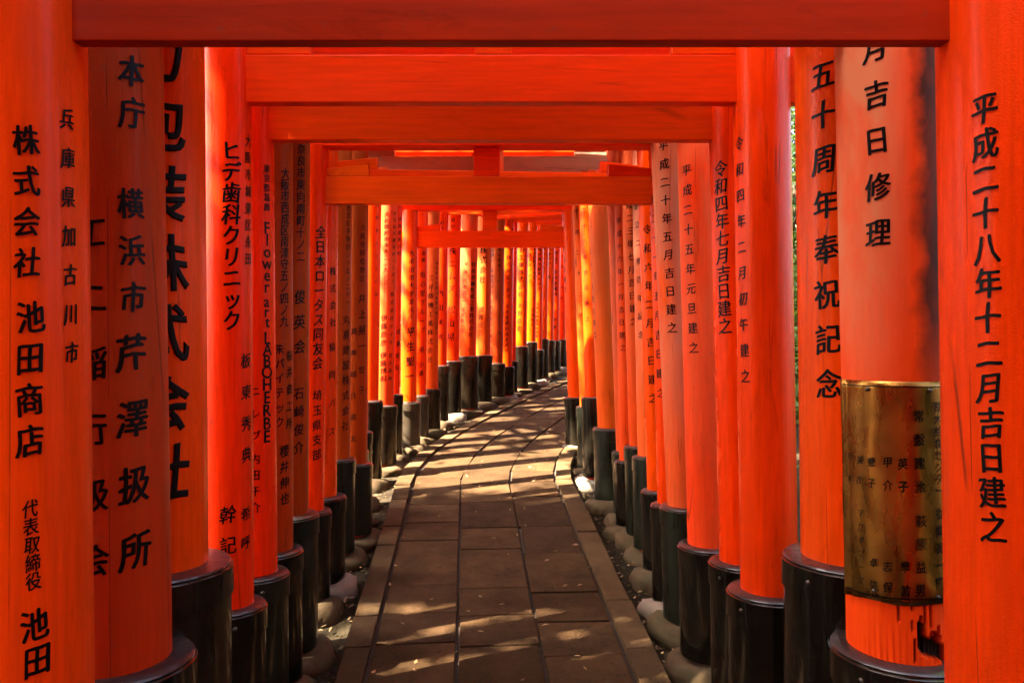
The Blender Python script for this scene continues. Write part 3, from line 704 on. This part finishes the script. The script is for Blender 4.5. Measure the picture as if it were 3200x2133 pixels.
plq = mk('plaque', V, F, M['brass'], g2, (p.x, p.y, zbm), po2, smooth=True); plq['label'] = 'tarnished brass sheet of names wrapped round the stained right pillar'
md = plq.modifiers.new('thickness', 'SOLIDIFY'); md.thickness = .0018; md.offset = -1
pp = Pillar(); pp.x, pp.y, pp.r, pp.lx, pp.ly, pp.zb = p.x, p.y, rp + .0055, p.lx, 0, p.zb
lo = inscribe(pp, [('常盤建治', 2872, 2874, 1300, 1520, 34), ('萩原益男', 2876, 2877, 1628, 1843, 34), ('英子', 2822, 2823, 1448, 1520, 32), ('早苗', 2826, 2828, 1772, 1847, 32),
    ('甲介', 2772, 2773, 1443, 1515, 30), ('志保', 2777, 2778, 1768, 1833, 30), ('恵子', 2724, 2725, 1443, 1508, 27), ('卓弥', 2731, 2732, 1757, 1825, 26),
    ('美衣', 2687, 2687, 1435, 1498, 24), ('アツギフーズ', 2690, 2693, 1601, 1813, 22), ('兄衣', 2658, 2659, 1423, 1492, 20),
    ('厚木給食センター', 2930, 2932, 1272, 1532, 32), ('従業員一同', 2934, 2936, 1604, 1820, 32)], plq, (p.x, p.y, zbm), 'ink', name='lettering')
for zc in (zt - .012, zbm + .014):      # engraved border lines
    V = []; F = []
    for i in range(NA + 1):
        a = a0 + .05 + (a1 - a0 - .05) * i / NA
        t = (zc - zt) / (zbm - zt); z = zc + .006 * math.sin(a * 1.5 + 1) * t
        dent = .010 * math.exp(-((a - R(25)) / .3) ** 2 - ((t - .95) / .08) ** 2) + .008 * max(0, 1 - abs(a - a0) / .12)
        r_ = rp + .0055 + dent; cx_, cy_ = pil_centre(p, z)
        for dz in (-.0014, .0014): V.append((cx_ + r_ * math.sin(a), cy_ - r_ * math.cos(a), z + dz))
        if i: k = 2 * i; F.append((k - 2, k, k + 1, k - 1))
    mk('border_line', V, F, M['ink'], plq, (p.x, p.y, zc), (p.x, p.y, zbm))
for a, zq in ((R(-52), zt - .02), (R(8), zt - .02), (R(40), zt - .02), (R(-50), zbm + .024), (R(12), zbm + .024), (R(42), zbm + .024)):
    V = []; F = []; n = Vector((math.sin(a), -math.cos(a), 0)); tv = Vector((math.cos(a), math.sin(a), 0)); cx_, cy_ = pil_centre(p, zq); q0 = Vector((cx_, cy_, zq)) + n * (rp + .004)
    for (q, h) in ((.0055, 0), (.005, .0035), (.0028, .0055), (.0004, .006)):
        for k in range(10):
            b = 2 * math.pi * k / 10; V.append((q0 + n * h + tv * q * math.cos(b) + Vector((0, 0, q * math.sin(b))))[:])
    for i in range(3):
        for k in range(10): k2 = (k + 1) % 10; F.append((i * 10 + k, i * 10 + k2, (i + 1) * 10 + k2, (i + 1) * 10 + k))
    mk('nail', V, F, M['sl_grey'], plq, q0, (p.x, p.y, zbm), smooth=True)
bpy.data.objects.remove(_fo); bpy.data.curves.remove(_fc)

# ------------------------------------------------------------------ litter and pebbles beside the path
def leaf_cloud(P, size, normal_bias=0.0, rs=0):
    """P (n,3) centres -> bent leaf quads (two triangles pairs)"""
    g = np.random.default_rng(rs); n = len(P)
    a = g.normal(size=(n, 3)); a[:, 2] *= (1 - normal_bias); a /= np.linalg.norm(a, axis=1)[:, None]
    b = g.normal(size=(n, 3)); b[:, 2] *= (1 - normal_bias); b -= (a * b).sum(1)[:, None] * a; b /= np.linalg.norm(b, axis=1)[:, None]
    L = (size * g.uniform(.6, 1.3, n))[:, None]; Wd = L * g.uniform(.28, .45, (n, 1)); c = np.cross(a, b)
    V = np.stack([P - a * L, P - b * Wd + c * L * .15, P + a * L, P + b * Wd + c * L * .15], 1).reshape(-1, 3)
    k = np.arange(n) * 4; F = np.concatenate([np.stack([k, k + 1, k + 2], 1), np.stack([k, k + 2, k + 3], 1)])
    return V, F
def np_mesh(name, V, F):
    me = bpy.data.meshes.new(name); me.vertices.add(len(V)); me.vertices.foreach_set('co', V.astype(np.float32).ravel())
    me.loops.add(F.size); me.loops.foreach_set('vertex_index', F.astype(np.int32).ravel())
    me.polygons.add(len(F)); me.polygons.foreach_set('loop_start', (np.arange(len(F)) * F.shape[1]).astype(np.int32))
    me.polygons.foreach_set('loop_total', np.full(len(F), F.shape[1], dtype=np.int32)); me.update(calc_edges=True); return me
pts = []
for _ in range(7000):
    s = random.uniform(2, SMAX); u = random.choice((-1, 1)) * random.choice([random.uniform(.67, 1.1), random.uniform(.67, 2.6)])
    if random.random() < .07: u = random.uniform(-.62, .62)
    x, y = su(s, u); z = (GZ(y) + .008 if abs(u) < .66 else ground_h(x, y) + .016 + random.uniform(0, .012)); pts.append((x, y, z))
V, F = leaf_cloud(np.array(pts), .017, .85, 3)
lit = link('fallen_leaves', np_mesh('fallen_leaves', V, F), M['litter']); tag(lit, 'dry brown leaves fallen in the soil strips beside the kerbs', kind='stuff')
V = []; F = []
for _ in range(1500):
    s = random.uniform(2, 10); u = random.choice((-1, 1)) * random.uniform(.68, 1.15); x, y = su(s, u); z = ground_h(x, y); r_ = random.uniform(.004, .016)
    o = len(V)
    for d in ((1, 0, 0), (0, 1, 0), (-1, 0, 0), (0, -1, 0), (0, 0, .7), (0, 0, -.5)):
        V.append((x + d[0] * r_ * random.uniform(.7, 1.2), y + d[1] * r_ * random.uniform(.7, 1.2), z + .004 + d[2] * r_))
    for k in range(4): F.append((o + k, o + (k + 1) % 4, o + 4)); F.append((o + (k + 1) % 4, o + k, o + 5))
pb = mk('pebbles', V, F, M['stone'], smooth=False); tag(pb, 'small loose pebbles in the soil beside the kerbs', kind='stuff')

# ------------------------------------------------------------------ trees and shrubs on both sides
def crown_points(n, rad, clumps, rs, hollow=.3):
    g = np.random.default_rng(rs); c = g.normal(size=(clumps, 3)); c /= np.linalg.norm(c, axis=1)[:, None]
    c *= (g.uniform(hollow, 1, clumps) ** .6)[:, None] * np.array(rad) * .85
    k = g.integers(0, clumps, n); q = g.normal(size=(n, 3)) * np.array(rad).mean() * .13 * g.uniform(.6, 1.6, (clumps, 1))[k]
    return c[k] + q
crown_me = []
for k, (rad, n, cl) in enumerate([((2.6, 2.6, 2.0), 9000, 75), ((2.2, 2.2, 2.6), 9000, 70), ((1.5, 1.5, 2.8), 6000, 55), ((2.8, 2.8, 2.2), 30000, 260)]):
    V, F = leaf_cloud(crown_points(n, rad, cl, 20 + k), .085, .2, 30 + k); crown_me.append(np_mesh('crown', V, F)); crown_src = V
def carve_sun_gaps(V):
    """cut leaves out of the crowns to let sun on to the bend and the third gate"""
    C = V.reshape(-1, 4, 3).mean(1); L = (C[:, 2] - SL * C[:, 1]) / math.tan(SUN_EL)
    tx, ty = C[:, 0] + SUN_H.x * L, C[:, 1] + SUN_H.y * L; g = np.random.default_rng(5).uniform(size=len(C)); keep = np.ones(len(C), bool)
    holes = np.sin(tx * 31 + 1.5 * np.sin(ty * 9)) * np.sin(ty * 37 + 1.2 * np.sin(tx * 11)) > -.05
    keep &= ~((tx > -.9) & (tx < 1.0) & (ty > 2.45) & (ty < 3.75) & (g > np.where(holes, .01, .25)))  # leaves removed along the sun's way, to shape dapples on the near path
    keep &= ~((line_dist(tx, ty) < .9) & (ty > 5.4) & (ty < 11) & (g > np.where(np.sin(tx * 4.3 + 1.4 * np.sin(ty * 2.1)) * np.sin(ty * 5.2 + np.sin(tx * 3.0)) > np.where(ty > 7.6, .30, .0), .02, .7)))
    return keep
def tree(x, y, h, kind, scale, label, leafm, rs):
    r_ = random.Random(rs); z0 = ground_h(x, y) - .1; o = Vector((x, y, z0))
    t = bpy.data.objects.new('forest_tree', None); COL.objects.link(t); t.location = o; tag(t, label, 'tree', 'trees of the wood beside the gates')
    V = []; F = []; seg = 12
    def tube(P, R_):
        base = len(V)
        for (px_, py_, pz_), rr in zip(P, R_):
            for k in range(seg): a = 2 * math.pi * k / seg; V.append((px_ + rr * math.cos(a), py_ + rr * math.sin(a), pz_))
        for i in range(len(P) - 1):
            for k in range(seg): k2 = (k + 1) % seg; F.append((base + i * seg + k, base + i * seg + k2, base + (i + 1) * seg + k2, base + (i + 1) * seg + k))
    ph = r_.random() * 6
    P = [(x + .12 * math.sin(ph + i * .7), y + .12 * math.cos(ph + i * .6), z0 + h * i / 9) for i in range(10)]
    tube(P, [(.20 + .1 * math.exp(-i)) * (1 - .085 * i) * scale for i in range(10)])
    for b in range(7):
        i0 = 4 + b % 5; p0 = P[i0]; a = b * 2.4 + ph; L = (1.0 + r_.random()) * scale
        tube([(p0[0] + math.cos(a) * L * q, p0[1] + math.sin(a) * L * q, p0[2] + L * (.5 * q)) for q in (0, .35, .7, 1)], [.07 * scale, .055 * scale, .035 * scale, .012 * scale])
    mk('trunk', V, F, M['bark'], t, o, o, smooth=True)
    me = crown_me[kind]
    if h > 6 and kind in (3,):
        src = crown_src; c_, s_ = math.cos(rs * 1.7), math.sin(rs * 1.7); V2 = src * scale
        V2 = np.stack([V2[:, 0] * c_ - V2[:, 1] * s_ + x, V2[:, 0] * s_ + V2[:, 1] * c_ + y, V2[:, 2] + z0 + h * .88], 1)
        keep = np.repeat(carve_sun_gaps(V2), 4); V3 = src[keep]; n3 = len(V3) // 4; k3 = np.arange(n3) * 4
        me = np_mesh('crown', V3, np.concatenate([np.stack([k3, k3 + 1, k3 + 2], 1), np.stack([k3, k3 + 2, k3 + 3], 1)]))
    c = link('crown', me.copy() if leafm != 'leaf' and False else me, None, t, (x, y, z0 + h * .88), False, o)
    if not me.materials: me.materials.append(M[leafm])
    c.scale = (scale,) * 3; c.rotation_euler.z = rs * 1.7
    c.material_slots[0].link = 'OBJECT'; c.material_slots[0].material = M[leafm]
    return t
ORD = 'first second third fourth fifth sixth seventh eighth ninth tenth eleventh twelfth thirteenth fourteenth fifteenth sixteenth seventeenth'.split()
_tl = {}
def tree_label(i, x, y, h, kind):
    side = 'left' if x < 0 else 'right'; _tl[side] = _tl.get(side, 0) + 1
    return f'{"dark evergreen" if i % 2 else "green broadleaf"} {"spreading" if kind in (0, 3) else "upright"} tree, {ORD[_tl[side] - 1]} nearest in the wood {side} of the gates'
def at_sun(px_, py_, h):   # where something at height h stands to shade the map point
    L = (h - GZ(py_)) / math.tan(SUN_EL); return px_ - SUN_H.x * L, py_ - SUN_H.y * L
TR = []
for (tx_, ty_, h, kind, sc_) in [(-.3, .6, 6.6, 3, 1.0), (.9, 3.0, 8.6, 3, .95), (-1.5, -2.0, 7.0, 3, 1.1), (3.0, 1.0, 10.2, 3, 1.0), (2.6, 4.0, 9.6, 3, .8), (.1, 4.3, 8.0, 3, .62), (2.2, 8.6, 8.4, 3, .95), (3.4, 12.0, 8.6, 0, 1.0)]:
    x, y = at_sun(tx_, ty_, h); TR.append((x, y, h, kind, sc_))  # overhead crowns, added out of view up-sun to hold shade on the gates
TR += [(-3.6, -2.3, 2.1, 3, .75), (3.9, -2.2, 2.2, 3, .8), (-.2, -7.5, 2.4, 3, 1.0), (3.4, 9.3, 3.2, 1, .75)]  # first three: low leafy masses added behind the camera to cut light
TR += [(-4.6, 10.5, 6.5, 2, 1.0), (-6.5, 14.5, 8, 1, 1.1), (-9, 8.5, 7, 1, 1.2), (4.6, 3.4, 5.8, 1, 1.0), (5.6, 7.2, 7.5, 0, 1.1), (7.6, 4.6, 8, 0, 1.2), (7.5, 11.5, 8, 1, 1.1), (3.0, 21, 8, 1, 1.2), (-1.5, 18, 8.5, 0, 1.2), (9.5, 16, 9, 0, 1.3), (11, 8, 9, 1, 1.3), (12, 22, 10, 0, 1.4), (-11, 18, 10, 0, 1.4), (-12, 2, 10, 1, 1.3)]
TR.sort(key=lambda q: math.hypot(q[0], q[1]))
for i, (x, y, h, kind, sc_) in enumerate(TR):
    side = 'left' if x < 0 else 'right'; dist = math.hypot(x, y)
    tree(x, y, h, kind, sc_, tree_label(i, x, y, h, kind), 'leaf_dark' if i % 2 else 'leaf', i + 3)
V, F = leaf_cloud(crown_points(4200, (.75, .75, .8), 42, 77, .2), .045, .1, 78); shrub_me = np_mesh('foliage', V, F)
SHL = sorted([(2.6, 4.6, 1.0), (3.1, 6.2, 1.25), (2.9, 8.0, 1.1), (3.9, 9.6, 1.4), (2.5, 3.0, .8), (-2.4, 4.2, .9), (-2.5, 6.4, 1.1), (-2.3, 8.6, 1.0), (-1.4, 11.0, 1.2), (3.7, 5.3, 1.8), (4.4, 7.4, 1.9)], key=lambda q: q[1])
SH = [sum(1 for w in SHL[:i] if (w[0] < 0) == (SHL[i][0] < 0)) for i in range(len(SHL))]
for i, (x, y, s_) in enumerate(SHL):
    zb = ground_h(x, y); t = bpy.data.objects.new('shrub', None); COL.objects.link(t); t.location = (x, y, zb)
    tag(t, f'leafy green shrub, {ORD[SH[i]]} outside the {"left" if x < 0 else "right"} row of pillars counted from the photographer', 'shrub', 'shrubs outside the rows of pillars')
    f = link('foliage', shrub_me, None, t, (x, y, zb + .75 * s_), False, (x, y, zb))
    if not shrub_me.materials: shrub_me.materials.append(M['leaf'])
    f.scale = (s_,) * 3; f.rotation_euler.z = i * 1.3
    V = []; F = []
    for b in range(6):
        a = b * 1.05; o_ = len(V)
        for q in (0, .5, 1):
            for k in range(5):
                w = 2 * math.pi * k / 5; rr = .012 * (1.3 - q)
                V.append((x + math.cos(a) * .4 * q * s_ + rr * math.cos(w), y + math.sin(a) * .4 * q * s_ + rr * math.sin(w), zb - .03 + q * .9 * s_))
        for i_ in range(2):
            for k in range(5): k2 = (k + 1) % 5; F.append((o_ + i_ * 5 + k, o_ + i_ * 5 + k2, o_ + (i_ + 1) * 5 + k2, o_ + (i_ + 1) * 5 + k))
    mk('stem', V, F, M['bark'], t, (x, y, zb), (x, y, zb), smooth=True)
